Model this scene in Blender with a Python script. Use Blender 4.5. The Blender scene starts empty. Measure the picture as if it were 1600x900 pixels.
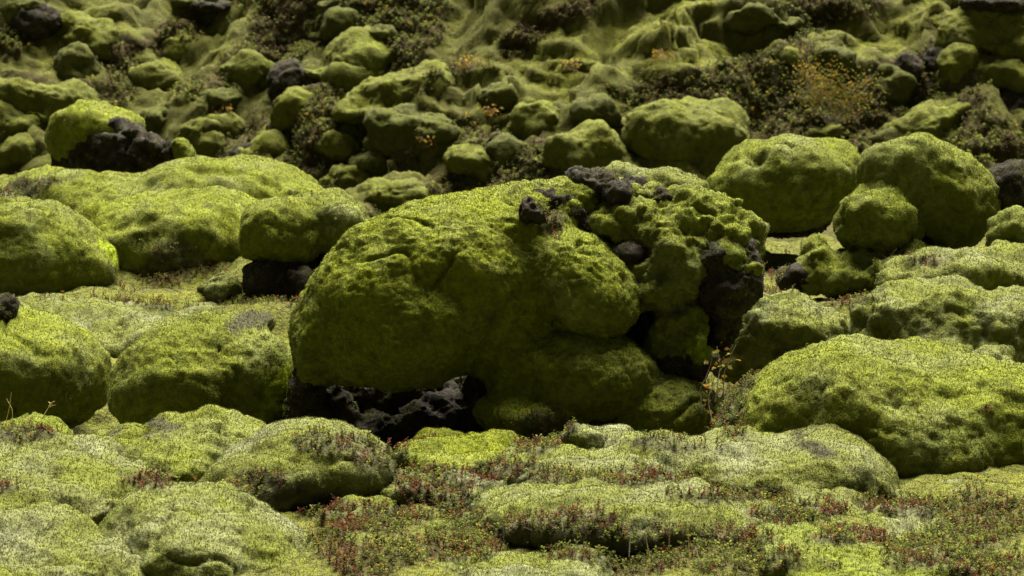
import bpy, math
import numpy as np
from mathutils import Vector

# ------------------------------------------------------------------ camera, sky, sun, exposure
scene = bpy.context.scene
COL = scene.collection
F = 4116.0                       # focal length in pixels of the 1600-wide picture
PITCH = math.atan(600 / F)       # looking slightly down into the lava field
CAM_Z = 2.86
cam = bpy.data.cameras.new('camera'); cam_o = bpy.data.objects.new('camera', cam); COL.objects.link(cam_o)
cam.sensor_width = 36; cam.lens = F / 1600 * 36; cam.clip_end = 2000; cam.clip_start = .1
cam_o.location = (0, 0, CAM_Z); cam_o.rotation_euler = (math.pi / 2 - PITCH, 0, 0)
cam.dof.use_dof = True; cam.dof.focus_distance = 14.0; cam.dof.aperture_fstop = 5.6
scene.camera = cam_o

SUN_EL, SUN_AZ = math.radians(65), math.radians(14)      # high, behind the boulders and a little to the right
world = bpy.data.worlds.new('World'); scene.world = world; world.use_nodes = True
wn = world.node_tree; bg = wn.nodes['Background']
sky = wn.nodes.new('ShaderNodeTexSky'); sky.sky_type = 'NISHITA'; sky.sun_disc = False
sky.sun_elevation = SUN_EL; sky.sun_rotation = SUN_AZ; sky.dust_density = .2; sky.air_density = .35
hs = wn.nodes.new('ShaderNodeHueSaturation'); hs.inputs['Saturation'].default_value = .1; hs.inputs["Value"].default_value = .25   # cloud cover: dim, nearly colourless light
wn.links.new(sky.outputs[0], hs.inputs['Color']); wn.links.new(hs.outputs[0], bg.inputs[0])
bg.inputs[1].default_value = 0.05
sl = bpy.data.lights.new('sun', 'SUN'); sl.energy = 5.0; sl.angle = math.radians(44); sl.color = (1, .97, .9)
so = bpy.data.objects.new('sun', sl); COL.objects.link(so)
sd = Vector((math.sin(SUN_AZ) * math.cos(SUN_EL), math.cos(SUN_AZ) * math.cos(SUN_EL), math.sin(SUN_EL)))
so.rotation_euler = sd.to_track_quat('Z', 'Y').to_euler()
scene.view_settings.view_transform = 'Standard'; scene.view_settings.look = 'None'
scene.view_settings.exposure = 2.65; scene.view_settings.gamma = 1
scene.cycles.use_denoising = True; scene.cycles.denoising_prefilter = 'ACCURATE'; scene.cycles.denoising_input_passes = 'RGB_ALBEDO_NORMAL'; scene.cycles.max_bounces = 4; scene.cycles.diffuse_bounces = 2

# ------------------------------------------------------------------ layout helpers
CP, SP = math.cos(PITCH), math.sin(PITCH)
def P(px, py, d):
    """world point seen at picture position (px, py) at ground distance d"""
    a = (px - 800) / F; b = (450 - py) / F
    dx, dy, dz = a, CP + b * SP, -SP + b * CP
    t = d / dy
    return np.array((dx * t, d, CAM_Z + dz * t))
def project(p):
    q = p - np.array((0, 0, CAM_Z))
    dep = np.maximum(q[:, 1] * CP - q[:, 2] * SP, .1); up = q[:, 1] * SP + q[:, 2] * CP
    return 800 + F * q[:, 0] / dep, 450 - F * up / dep, dep
RNG = np.random.default_rng(11)

# ------------------------------------------------------------------ noise
def _h(i, j, k, s):
    h = (i * 374761393 + j * 668265263 + k * 2147483647 + s * 974711) & 0xffffffff
    h = ((h ^ (h >> 13)) * 1274126177) & 0xffffffff
    return (h ^ (h >> 16)) & 0xffffffff
GR = np.array([(1,1,0),(-1,1,0),(1,-1,0),(-1,-1,0),(1,0,1),(-1,0,1),(1,0,-1),(-1,0,-1),
               (0,1,1),(0,-1,1),(0,1,-1),(0,-1,-1),(1,1,0),(-1,1,0),(0,-1,1),(0,-1,-1)], dtype=np.float32)
def pn(p, s=0):
    p = np.asarray(p, dtype=np.float64); i = np.floor(p).astype(np.int64); f = (p - i).astype(np.float32)
    u = f * f * f * (f * (f * 6 - 15) + 10)
    r = np.zeros(len(p), np.float32)
    for a in (0, 1):
        for b in (0, 1):
            for c in (0, 1):
                g = GR[_h(i[:, 0] + a, i[:, 1] + b, i[:, 2] + c, s) & 15]
                w = (u[:, 0] if a else 1 - u[:, 0]) * (u[:, 1] if b else 1 - u[:, 1]) * (u[:, 2] if c else 1 - u[:, 2])
                r += w * ((f - np.array((a, b, c), np.float32)) * g).sum(1)
    return r
def fbm(p, wl, octs=3, s=0, gain=.5):
    r = 0; a = 1.0
    for o in range(octs):
        r = r + a * pn(p / wl, s + o * 17); wl = wl / 2.03; a *= gain
    return r
def sstep(a, b, x):
    t = np.clip((x - a) / (b - a), 0, 1); return t * t * (3 - 2 * t)

# ------------------------------------------------------------------ implicit shapes
def prim(d, t):
    """(px, py, rx, ry, depth offset, roll in degrees, depth ratio, kind) -> centre, radii, rotation, kind"""
    px, py, rx, ry = t[:4]; dd = t[4] if len(t) > 4 else 0; rot = t[5] if len(t) > 5 else 0
    dr = t[6] if len(t) > 6 else .8; kind = t[7] if len(t) > 7 else 'e'
    dist = d + dd; s = dist / F
    a = math.radians(-rot); R = np.array(((math.cos(a), 0, math.sin(a)), (0, 1, 0), (-math.sin(a), 0, math.cos(a))))
    # roll: picture-clockwise positive
    R = np.array(((math.cos(a), 0, -math.sin(a)), (0, 1, 0), (math.sin(a), 0, math.cos(a))))
    return P(px, py, dist), np.array((rx * s, max(rx, ry) * dr * s, ry * s)), R, kind
def sd_prim(p, pr):
    c, r, R, kind = pr; q = (p - c) @ R
    if kind == 'b':
        yaw = .5; q = np.stack((q[:, 0] * math.cos(yaw) - q[:, 1] * math.sin(yaw), q[:, 0] * math.sin(yaw) + q[:, 1] * math.cos(yaw), q[:, 2]), 1)
        rr = np.array((r[0] * .8, r[1] * .9, r[2])) ; e = np.abs(q) - rr * .88
        return np.linalg.norm(np.maximum(e, 0), axis=1) + np.minimum(e.max(1), 0) - rr.min() * .12
    k0 = np.linalg.norm(q / r, axis=1); k1 = np.linalg.norm(q / (r * r), axis=1) + 1e-9
    return k0 * (k0 - 1) / k1
def sd_union(p, prs, k):
    m = None
    for pr in prs:
        v = sd_prim(p, pr)
        if m is None: m = v
        else:
            h = np.clip(.5 + .5 * (m - v) / k, 0, 1); m = m * (1 - h) + v * h - k * h * (1 - h)
    return m

def surface_nets(fun, lo, hi, cell):
    n = np.maximum(np.ceil((hi - lo) / cell).astype(int), 4) + 1
    ax = [lo[i] + cell * np.arange(n[i]) for i in range(3)]
    X, Y, Z = np.meshgrid(*ax, indexing='ij')
    V = fun(np.stack((X.ravel(), Y.ravel(), Z.ravel()), 1)).reshape(n)
    neg = V < 0
    cs = tuple(n - 1); acc = np.zeros(cs + (3,)); cnt = np.zeros(cs)
    def corner(a, o): return a[o[0]:o[0] + cs[0], o[1]:o[1] + cs[1], o[2]:o[2] + cs[2]]
    for axis in range(3):
        for u in (0, 1):
            for v in (0, 1):
                o0 = [0, 0, 0]; oth = [i for i in range(3) if i != axis]; o0[oth[0]] = u; o0[oth[1]] = v
                o1 = list(o0); o1[axis] = 1
                a, b = corner(V, o0), corner(V, o1); x = (a < 0) != (b < 0)
                t = np.where(x, a / np.where(x, a - b, 1), 0)
                cnt += x
                for i in range(3):
                    acc[..., i] += x * (o0[i] + (t if i == axis else 0))
    act = cnt > 0; idx = -np.ones(cs, int); idx[act] = np.arange(act.sum())
    I = np.argwhere(act); verts = lo + cell * (I + acc[act] / cnt[act][:, None])
    quads = []
    for axis in range(3):
        b, c = (axis + 1) % 3, (axis + 2) % 3
        s0 = [slice(None)] * 3; s1 = [slice(None)] * 3; s0[axis] = slice(0, -1); s1[axis] = slice(1, None)
        A, B = neg[tuple(s0)], neg[tuple(s1)]; E = np.argwhere(A != B)
        E = E[(E[:, b] > 0) & (E[:, c] > 0) & (E[:, b] < n[b] - 1) & (E[:, c] < n[c] - 1)]
        if not len(E): continue
        fl = A[tuple(E.T)]
        def at(db, dc):
            e = E.copy(); e[:, b] += db; e[:, c] += dc; return idx[tuple(e.T)]
        q = np.stack((at(-1, -1), at(0, -1), at(0, 0), at(-1, 0)), 1)
        q[~fl] = q[~fl][:, ::-1]; quads.append(q)
    q = np.concatenate(quads); q = q[(q >= 0).all(1)]
    return verts, q
def subdivide(v, q):
    e = np.stack((q, np.roll(q, -1, 1)), 2).reshape(-1, 2); es = np.sort(e, 1)
    key = es[:, 0].astype(np.int64) * len(v) + es[:, 1]
    uq, first, inv = np.unique(key, return_index=True, return_inverse=True); ue = es[first]
    em = v[ue].mean(1); fm = v[q].mean(1); n0, n1 = len(v), len(v) + len(em)
    ei = inv.reshape(-1, 4) + n0; fi = np.arange(len(q)) + n1
    nq = np.concatenate([np.stack((q[:, i], ei[:, i], fi, ei[:, i - 1]), 1) for i in range(4)])
    return np.concatenate((v, em, fm)), nq
def vnormals(v, q):
    n = np.cross(v[q[:, 2]] - v[q[:, 0]], v[q[:, 3]] - v[q[:, 1]]); r = np.zeros_like(v)
    for i in range(4): 
        for a in range(3): r[:, a] += np.bincount(q[:, i], n[:, a], len(v))
    return r / (np.linalg.norm(r, axis=1, keepdims=True) + 1e-12)
def implicit(gps, k, cell, subs=1, ko=.03):
    prs = [x for g in gps for x in g]
    lo = np.min([c - r.max() for c, r, R, _ in prs], 0) - 2 * cell; hi = np.max([c + r.max() for c, r, R, _ in prs], 0) + 2 * cell
    def f(p):
        m = None
        for g in gps:
            v = sd_union(p, g, k)
            if m is None: m = v
            else:
                h = np.clip(.5 + .5 * (m - v) / ko, 0, 1); m = m * (1 - h) + v * h - ko * h * (1 - h)
        return m
    v, q = surface_nets(f, lo, hi, cell)
    for s in range(subs): v, q = subdivide(v, q)
    eps = cell * .2
    for it in range(3):
        d = f(v); g = np.stack([f(v + eps * np.eye(3)[i]) - d for i in range(3)], 1) / eps
        v = v - g * np.clip(d / (np.maximum((g * g).sum(1), .05)), -cell, cell)[:, None] * .9
    return v, q
def compact(v, q, keep):
    q = q[keep]; u, inv = np.unique(q, return_inverse=True); return v[u], inv.reshape(-1, 4)

# ------------------------------------------------------------------ mesh output
def mesh(name, v, faces, mat, parent=None, attrs=None, smooth=True):
    me = bpy.data.meshes.new(name); k = faces.shape[1]
    me.vertices.add(len(v)); me.vertices.foreach_set('co', np.ascontiguousarray(v, np.float32).ravel())
    me.loops.add(faces.size); me.loops.foreach_set('vertex_index', np.ascontiguousarray(faces, np.int32).ravel())
    me.polygons.add(len(faces)); me.polygons.foreach_set('loop_start', np.arange(0, faces.size, k, dtype=np.int32))
    me.update(calc_edges=True)
    if smooth: me.polygons.foreach_set('use_smooth', np.ones(len(faces), bool))
    for an, av in (attrs or {}).items():
        if av.ndim == 1:
            at = me.attributes.new(an, 'FLOAT', 'POINT'); at.data.foreach_set('value', av.astype(np.float32))
        else:
            at = me.attributes.new(an, 'FLOAT_COLOR', 'POINT')
            at.data.foreach_set('color', np.concatenate((av, np.ones((len(av), 1))), 1).astype(np.float32).ravel())
    me.materials.append(mat)
    o = bpy.data.objects.new(name, me); COL.objects.link(o); o.parent = parent
    return o
def tag(o, label=None, cat=None, group=None, kind=None):
    if label: o['label'] = label
    if cat: o['category'] = cat
    if group: o['group'] = group
    if kind: o['kind'] = kind
    return o
def empty(name, loc):
    o = bpy.data.objects.new(name, None); COL.objects.link(o); o.location = [float(x) for x in loc]; return o

# ------------------------------------------------------------------ materials
def new_mat(name):
    m = bpy.data.materials.new(name); m.use_nodes = True; nt = m.node_tree; b = nt.nodes['Principled BSDF']
    b.inputs['Roughness'].default_value = .95; b.inputs['Specular IOR Level'].default_value = .08
    return m, nt, b
def nz(nt, scale, detail=3, rough=.6, lo=.35, hi=.65, stretch=None, seed=0):
    g = nt.nodes.new('ShaderNodeNewGeometry'); n = nt.nodes.new('ShaderNodeTexNoise')
    n.inputs['Scale'].default_value = scale; n.inputs['Detail'].default_value = detail; n.inputs['Roughness'].default_value = rough
    mp = nt.nodes.new('ShaderNodeMapping'); mp.inputs['Location'].default_value = (seed * 7.3, seed * 3.1, seed * 5.7)
    if stretch: mp.inputs['Scale'].default_value = stretch
    nt.links.new(g.outputs['Position'], mp.inputs['Vector']); nt.links.new(mp.outputs[0], n.inputs['Vector'])
    r = nt.nodes.new('ShaderNodeMapRange'); r.inputs['From Min'].default_value = lo; r.inputs['From Max'].default_value = hi
    nt.links.new(n.outputs['Fac'], r.inputs['Value']); return r.outputs[0]
def mixc(nt, fac, a, b):
    m = nt.nodes.new('ShaderNodeMix'); m.data_type = 'RGBA'
    for s, v in ((m.inputs['Factor'], fac), (m.inputs[6], a), (m.inputs[7], b)):
        if isinstance(v, tuple): s.default_value = (*v, 1)
        elif isinstance(v, (int, float)): s.default_value = v
        else: nt.links.new(v, s)
    return m.outputs[2]
def mulf(nt, a, b):
    m = nt.nodes.new('ShaderNodeMath'); m.operation = 'MULTIPLY'
    for s, v in zip(m.inputs, (a, b)):
        if isinstance(v, (int, float)): s.default_value = v
        else: nt.links.new(v, s)
    return m.outputs[0]
def attr(nt, name, out='Fac'):
    a = nt.nodes.new('ShaderNodeAttribute'); a.attribute_name = name; return a.outputs[out]
def bump(nt, b, h, strength, dist):
    n = nt.nodes.new('ShaderNodeBump'); n.inputs['Strength'].default_value = strength; n.inputs['Distance'].default_value = dist
    nt.links.new(h, n.inputs['Height'])
    if b.inputs['Normal'].is_linked: nt.links.new(b.inputs['Normal'].links[0].from_socket, n.inputs['Normal'])
    nt.links.new(n.outputs[0], b.inputs['Normal'])
def moss_mat(name, base, fresh, dry, pale_amt=.5, dark=(.05, .055, .014), grain=60, trans=.15, rv=.5):
    """woolly moss: yellow-green cushions with fresher and drier, greyer patches; 'tip' is 1 at a shoot's pale hair point"""
    m, nt, b = new_mat(name)
    c = mixc(nt, nz(nt, 2.2, 3, .6, .38, .66, seed=1), base, fresh)
    c = mixc(nt, mulf(nt, nz(nt, 2.6, 4, .6, .46, .74, seed=2), pale_amt), c, dry)
    c = mixc(nt, mulf(nt, nz(nt, 7.5, 4, .7, .52, .72, seed=3), .6), c, dark)
    c = mixc(nt, mulf(nt, nz(nt, grain, 2, .7, .45, .75, seed=4), .32), c, dark)
    c = mixc(nt, mulf(nt, attr(nt, 'rnd'), rv), c, dark)
    c = mixc(nt, mulf(nt, attr(nt, 'tip'), .22), c, dry)
    c = mixc(nt, mulf(nt, attr(nt, 'grey'), .9), c, mixc(nt, attr(nt, 'rnd'), (.066, .060, .030), (.020, .017, .010)))
    c = mixc(nt, attr(nt, 'lime'), c, mixc(nt, attr(nt, 'rnd'), (.22, .26, .006), (.09, .12, .004)))
    nt.links.new(c, b.inputs['Base Color'])
    bump(nt, b, nz(nt, grain, 3, .7, 0, 1, seed=5), .6, 1.2 / grain)
    out = nt.nodes['Material Output']; tr = nt.nodes.new('ShaderNodeBsdfTranslucent'); nt.links.new(c, tr.inputs['Color'])
    mx = nt.nodes.new('ShaderNodeMixShader'); nt.links.new(mulf(nt, attr(nt, 'shoot'), trans), mx.inputs[0])
    nt.links.new(b.outputs[0], mx.inputs[1]); nt.links.new(tr.outputs[0], mx.inputs[2]); nt.links.new(mx.outputs[0], out.inputs['Surface'])
    return m
MOSS = moss_mat('moss_green', (.107, .116, .010), (.127, .143, .008), (.180, .187, .078), .55, dark=(.020, .024, .004), rv=.48)
MOSS_PALE = moss_mat('moss_pale', (.105, .111, .019), (.110, .121, .012), (.172, .177, .090), .85, dark=(.025, .027, .009), rv=.42)
MOSS_DEEP = moss_mat('moss_deep', (.114, .126, .007), (.142, .159, .005), (.184, .191, .056), .55, dark=(.015, .019, .003), rv=.48)
MOSS_FAR = moss_mat('moss_far', (.078, .082, .010), (.098, .107, .008), (.122, .125, .04), .5, dark=(.022, .022, .005), grain=24, rv=.4)
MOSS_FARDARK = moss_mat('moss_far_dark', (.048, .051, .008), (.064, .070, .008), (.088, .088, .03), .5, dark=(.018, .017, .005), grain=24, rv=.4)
MOSS_LIME = moss_mat('moss_lime', (.110, .126, .012), (.130, .152, .010), (.18, .19, .08), .5, dark=(.03, .036, .006), rv=.45)
def rock_mat():
    m, nt, b = new_mat('lava_rock'); b.inputs['Roughness'].default_value = .95; b.inputs['Specular IOR Level'].default_value = .06
    c = mixc(nt, nz(nt, 6, 4, .65, .4, .65, seed=6), (.012, .0098, .0062), (.034, .028, .018))
    c = mixc(nt, mulf(nt, nz(nt, 14, 3, .7, .56, .64, seed=7), .6), c, (.055, .052, .04))
    c = mixc(nt, mulf(nt, nz(nt, 9, 3, .7, .58, .66, seed=8), .8), c, (.04, .042, .010))
    c = mixc(nt, mulf(nt, nz(nt, 4, 3, .7, .55, .7, seed=9), .6), c, (.028, .016, .012))
    nt.links.new(c, b.inputs['Base Color'])
    bump(nt, b, nz(nt, 45, 4, .75, 0, 1, seed=10), .8, .03)
    return m
ROCK = rock_mat()
def col_mat(name, trans=.3):
    m, nt, b = new_mat(name); c = attr(nt, 'Col', 'Color'); nt.links.new(c, b.inputs['Base Color'])
    b.inputs['Roughness'].default_value = .9; b.inputs['Specular IOR Level'].default_value = .04
    out = nt.nodes['Material Output']; tr = nt.nodes.new('ShaderNodeBsdfTranslucent'); nt.links.new(c, tr.inputs['Color'])
    mx = nt.nodes.new('ShaderNodeMixShader'); mx.inputs[0].default_value = trans
    nt.links.new(b.outputs[0], mx.inputs[1]); nt.links.new(tr.outputs[0], mx.inputs[2]); nt.links.new(mx.outputs[0], out.inputs['Surface'])
    return m
LEAF = col_mat('leaves')
def bark_mat(name, a, b_):
    m, nt, b = new_mat(name); nt.links.new(mixc(nt, nz(nt, 40, 3, .6, .4, .6), a, b_), b.inputs['Base Color']); return m
BARK = bark_mat('pale_bark', (.30, .27, .26), (.16, .13, .12))
STRAW = bark_mat('dry_straw', (.45, .36, .16), (.32, .22, .10))
WHITE_TWIG = bark_mat('bleached_twig', (.55, .52, .50), (.38, .35, .33))

# ------------------------------------------------------------------ scattering
def sample(v, q, nrm, dens, weight=None, rng=RNG):
    """points on the surface; dens is a function of position giving points per square metre"""
    tri = np.concatenate((q[:, [0, 1, 2]], q[:, [0, 2, 3]]))
    a, b, c = v[tri[:, 0]], v[tri[:, 1]], v[tri[:, 2]]
    area = .5 * np.linalg.norm(np.cross(b - a, c - a), axis=1); cen = (a + b + c) / 3
    n = nrm[tri].mean(1)
    w = area * dens(cen, n)
    cnt = rng.poisson(w); ti = np.repeat(np.arange(len(tri)), cnt)
    r1 = np.sqrt(rng.random(len(ti))); r2 = rng.random(len(ti))
    p = a[ti] * (1 - r1)[:, None] + b[ti] * (r1 * (1 - r2))[:, None] + c[ti] * (r1 * r2)[:, None]
    nn = nrm[tri[ti]].mean(1); return p, nn / (np.linalg.norm(nn, axis=1, keepdims=True) + 1e-9)
SPACING = 1.39            # shoots per rendered pixel pitch
def view_weight(c, n):
    px, py, dep = project(c)
    vis = (px > -130) & (px < 1730) & (py > -90) & (py < 990)
    to = np.array((0, 0, CAM_Z)) - c; to = to / np.linalg.norm(to, axis=1, keepdims=True)
    return np.where(vis & ((n * to).sum(1) > -.15), 1.0, .04)
CELL = 10
def make_depth():
    """coarse nearest-surface depth, widened sideways, so that no shoots are spent on surfaces buried behind others"""
    global DEPTH
    W, H = 1900 // CELL, 1200 // CELL; D_ = np.full((H, W), 1e9)
    for v, q, n, _ in ALLSURF:
        c = v[q].mean(1); px, py, dep = project(c); i = ((py + 150) / CELL).astype(int); j = ((px + 150) / CELL).astype(int)
        k = (i >= 0) & (i < H) & (j >= 0) & (j < W); np.minimum.at(D_, (i[k], j[k]), dep[k])
    D_[D_ > 1e8] = 0
    P_ = np.pad(D_, 4, 'edge'); out = D_.copy()
    for a in range(-1, 2):
        for b in range(-4, 5): out = np.maximum(out, P_[4 + a:4 + a + H, 4 + b:4 + b + W])
    DEPTH = out
def exposed(c):
    px, py, dep = project(c); i = np.clip((py + 150) / CELL, 0, DEPTH.shape[0] - 1).astype(int); j = np.clip((px + 150) / CELL, 0, DEPTH.shape[1] - 1).astype(int)
    return np.where(dep < DEPTH[i, j] + .12, 1.0, .02)
def tuft(p):
    """0 on the crown of a tuft, 1 in the brown gaps between tufts"""
    d = np.linalg.norm(p - np.array((0, 0, CAM_Z)), axis=1); s = np.where(d > 27, .08, .026)[:, None]
    return np.clip(.45 - 1.1 * pn(p / s, 95) - .5 * pn(p / (s * 3.1), 96), 0, 1)
def lime_at(p, lime):
    m = np.zeros(len(p))
    for c, r_, R, _ in lime: m = np.maximum(m, np.exp(-((((p - c) @ R) / r_) ** 2).sum(1)))
    return sstep(.25, .75, m + .35 * pn(p / .08, 61) * (m > .05))
def shoots(name, v, q, nrm, mat, parent, dmul=1.0, mask=None, lmul=1.0, lime=(), grey=()):
    def dens(c, n):
        d = np.linalg.norm(c - np.array((0, 0, CAM_Z)), axis=1)
        w = view_weight(c, n) * exposed(c) / (SPACING * d / 2634) ** 2 * dmul
        w = w * (.45 + 1.0 * (1 - tuft(c)))
        if mask is not None: w = w * mask(c)
        if c[0, 1] < 27: w = w * (1 - .8 * heath_mask(c))
        return w
    p, n = sample(v, q, nrm, dens)
    if not len(p): return None
    N = len(p); d = np.linalg.norm(p - np.array((0, 0, CAM_Z)), axis=1)
    L = (.0042 + .0003 * d) * (.55 + .8 * RNG.random(N)) * lmul
    dirn = n * .9 + np.array((0, 0, .12)) + RNG.normal(0, .45, (N, 3)); dirn /= np.linalg.norm(dirn, axis=1, keepdims=True)
    side = np.cross(dirn, RNG.normal(0, 1, (N, 3))); side /= np.linalg.norm(side, axis=1, keepdims=True)
    W = L * .46; base = p - n * (L * .25)[:, None]
    V = np.stack((base - side * W[:, None] * .5, base + side * W[:, None] * .5, p + dirn * L[:, None]), 1).reshape(-1, 3)
    rnd = np.repeat(tuft(p) * .9 + RNG.random(N) * .35 - .05, 3); tip = np.tile((0, 0, 1.0), N)
    o = mesh(name, V, np.arange(3 * N).reshape(-1, 3), mat, parent, {'rnd': rnd, 'tip': tip, 'shoot': np.ones(3 * N), 'lime': np.repeat(lime_at(p, lime), 3), 'grey': np.repeat(lime_at(p, grey), 3)}, smooth=False)
    o['kind'] = 'stuff'
    return o

# ------------------------------------------------------------------ boulders
GROUND_F = None
def moss_disp(v, nrm, d, rough, ripple, s, size=.4, fold=0, rug=0):
    wl = np.clip(size * 1.5, .25, .9)
    amp = fbm(v, wl, 2, s) * wl * (.15 if not ripple else .26) * min(rough, 1.25) + fbm(v, .20, 2, s + 5) * .026 * rough + fbm(v, .06, 2, s + 9) * .014 * rough
    crease = np.abs(fbm(v + .1 * pn(v / .3, s + 2)[:, None], wl * .9, 2, s + 21)); amp -= .035 * np.exp(-(crease / .05) ** 2) * sstep(-.1, .35, pn(v / wl, s + 23)) * min(1, wl / .5)
    if rug: amp += rug * (.25 - np.abs(fbm(v, .24, 3, s + 71, .55)))
    if fold:
        wv = v + .15 * np.stack((pn(v / .4, s + 61), pn(v / .4, s + 62), pn(v / .4, s + 63)), 1); amp += fold * (.4 - np.abs(pn(wv * np.array((1.6, 4.5, 4.5)), s + 65)) * 2)
    amp += (.5 - tuft(v)) * ((.006 if fold else .011) if d < 27 else .03)
    if ripple:
        w = v + .12 * np.stack((pn(v / .5, 3), pn(v / .5, 4), pn(v / .5, 5)), 1)
        amp += ripple * pn(w * np.array((1.5, 1.5, 6.5)), s + 13)
    return amp
ALL = []
DEPTH = None
def boulder(label, d, moss, rock=(), k=.05, mat=None, rough=1.0, ripple=0, name='mossy_boulder', cat='boulder', group=None,
            rockamp=1.0, seed=None, lime=(), sh=1.0, px=5.8, rmoss=1, ko=.03, fold=0, grey=(), rug=0):
    mat = mat or MOSS
    s = seed if seed is not None else len(ALL) * 7 + 1
    groups = moss if moss and isinstance(moss[0], list) else [list(moss)]
    gp = [[prim(d, t) for t in g] for g in groups if g]; mp = [x for g in gp for x in g]; lp = [prim(d, t) for t in lime]; gq = [prim(d, t) for t in grey]; rp = [prim(d, t) for t in rock]
    FOOT.extend((x, d) for x in mp); allp = mp + rp; c = np.mean([x[0] for x in allp], 0)
    zl = min(x[0][2] - x[1][2] for x in allp); base = np.array((c[0], c[1], max(zl, GROUND_F(c[None])[0] - .1)))
    root = empty(name, base); tag(root, label, cat, group); ALL.append(root)
    def finish(nm, prs, kk, disp, m, parent, is_moss):
        v, q = implicit(prs, kk, px * 2 * d / F, 1, ko)
        n = vnormals(v, q); v = v + n * disp(v, n)[:, None]
        g = GROUND_F(v); hid = v[:, 2] < g - .12
        if hid[q].all(1).all(): return
        v, q = compact(v, q, ~hid[q].all(1))
        lab = np.arange(len(v))                       # keep the one piece that shows, not slivers cut off by the ground
        for it in range(400):
            m4 = lab[q].min(1); new = lab.copy()
            for i in range(4): np.minimum.at(new, q[:, i], m4)
            new = new[new]
            if (new == lab).all(): break
            lab = new
        best = np.bincount(lab).argmax(); v, q = compact(v, q, lab[q[:, 0]] == best)
        n = vnormals(v, q)
        loc = v - base
        o = mesh(nm, loc, q, m, parent, {'rnd': .3 + .9 * tuft(v), 'tip': np.zeros(len(v)), 'shoot': np.zeros(len(v)), 'lime': lime_at(v, lp), 'grey': np.maximum(lime_at(v, gq), .85 * heath_mask(v) if d < 27 else 0)} if is_moss else None)
        if is_moss:
            PENDING.append((v, q, n, m, parent, sh, base, (lp, gq), None))
        elif rmoss: PENDING.append((v, q, n, MOSS_DEEP, parent, .8, base, ((), ()), s + 55))
        ALLSURF.append((v, q, n, is_moss))
        return o
    if mp: finish('moss_cushion', gp, k, lambda v, n: moss_disp(v, n, d, rough, ripple, s, float(np.mean([x[1].mean() for x in mp])), fold, rug), mat, root, True)
    sc_ = .5 + d / 28 * .5
    def rdisp(v, n):
        a = (.5 - np.abs(fbm(v, .30 * sc_, 2, s + 31, .5))) * .10 * rockamp + (.3 - np.abs(fbm(v, .09 * sc_, 2, s + 33, .6))) * .05 * rockamp + pn(v / (.03 * sc_), s + 35) * .016 * rockamp
        return (a - .03) * sc_
    for i, t in enumerate(rp):
        finish('lava_rock', [[t]], .02, rdisp, ROCK, root, False)
    return root
ALLSURF = []; PENDING = []; FOOT = []

# pictures of where low heath grows, as patches (px, py, rx, ry, strength)
HEATH = [(520,690,70,18,1),(600,715,70,22,1),(660,745,70,25,.9),(690,700,70,14,.6),(860,665,50,22,1),(840,690,40,18,.8),(410,750,45,22,.9),(500,790,60,22,.9),(590,815,70,25,.9),(600,870,80,30,.9),
         (520,845,50,25,.8),(700,770,60,25,.7),(780,740,60,22,.7),(860,745,90,14,.8),(1010,745,120,16,.8),(1150,775,120,16,.8),
         (1260,800,110,22,.9),(1420,790,120,26,.8),(1540,810,90,45,.9),(1500,870,130,50,.9),(860,830,150,28,1.1),(980,855,180,32,1.1),
         (720,850,90,28,1),(1130,840,100,25,.7),(1180,880,130,25,.8),(1330,840,90,20,.7),(235,750,40,20,.8),(30,675,60,14,1),(0,760,40,15,.6),
         (270,410,70,38,1),(260,474,80,10,.8),(420,468,70,10,.9),(60,285,60,12,.5),(30,295,40,14,.8),(1215,430,40,30,.6),(1340,470,60,16,.6),(1430,405,60,14,.6),
         (1110,580,40,40,.6),(1140,640,40,50,.7),(1160,600,30,40,.6),(860,340,25,18,.8),(1020,690,50,12,.8),(1090,700,60,10,.8)]
def heath_mask(p):
    px, py, dep = project(p); m = np.zeros(len(p))
    for a, b, rx, ry, s in HEATH:
        m = np.maximum(m, s * np.exp(-((px - a) / rx) ** 2 - ((py - b) / ry) ** 2))
    m = m * (dep < 27)
    return sstep(.28, .62, m + .45 * fbm(p, .35, 3, 301))
MEADOW = [(500,30,120,50,1),(430,70,70,40,.8),(1240,170,140,60,1),(1180,120,90,40,.9),(1330,200,120,40,1),(640,40,70,50,.9),(700,110,90,40,.7),
          (760,190,70,60,.8),(960,140,110,30,.7),(1040,120,70,40,.7),(560,180,50,30,.6),(620,245,60,25,.8),(300,150,60,30,.7),(220,90,60,25,.5),
          (150,150,90,20,.6),(1290,15,120,22,.9),(880,25,60,14,.6),(1420,160,90,45,.9),(1560,235,120,20,.9),(20,70,60,30,.6),(800,60,40,40,.6),(1120,60,50,14,.7),(500,210,60,60,.6),(850,240,60,30,.6)]
LAWN = [(850,130,140,48,-42),(960,55,190,30,-18),(1130,88,150,24,-10),(1410,45,110,26,-42),(90,130,70,16,10),(170,45,70,22,20),(560,150,50,14,-30),(1450,190,80,18,-30)]
def lawn_raw(px, py):
    m = np.zeros(len(px))
    for a, b, rx, ry, ro in LAWN:
        c, s = math.cos(math.radians(ro)), math.sin(math.radians(ro)); x, y = px - a, py - b
        m = np.maximum(m, np.exp(-((x * c + y * s) / rx) ** 2 - ((-x * s + y * c) / ry) ** 2))
    return m
def diag(p):
    c, s = math.cos(.75), math.sin(.75); u, w = p[:, 0], p[:, 2] * 1.3; return np.stack(((u * c + w * s) / 3.2, (-u * s + w * c), p[:, 1] * .3), 1)
def lawn_mask(p):
    px, py, dep = project(p); m = lawn_raw(px, py)
    return sstep(.2, .5, m + .35 * fbm(p, .8, 3, 341)) * (dep > 27)
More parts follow.
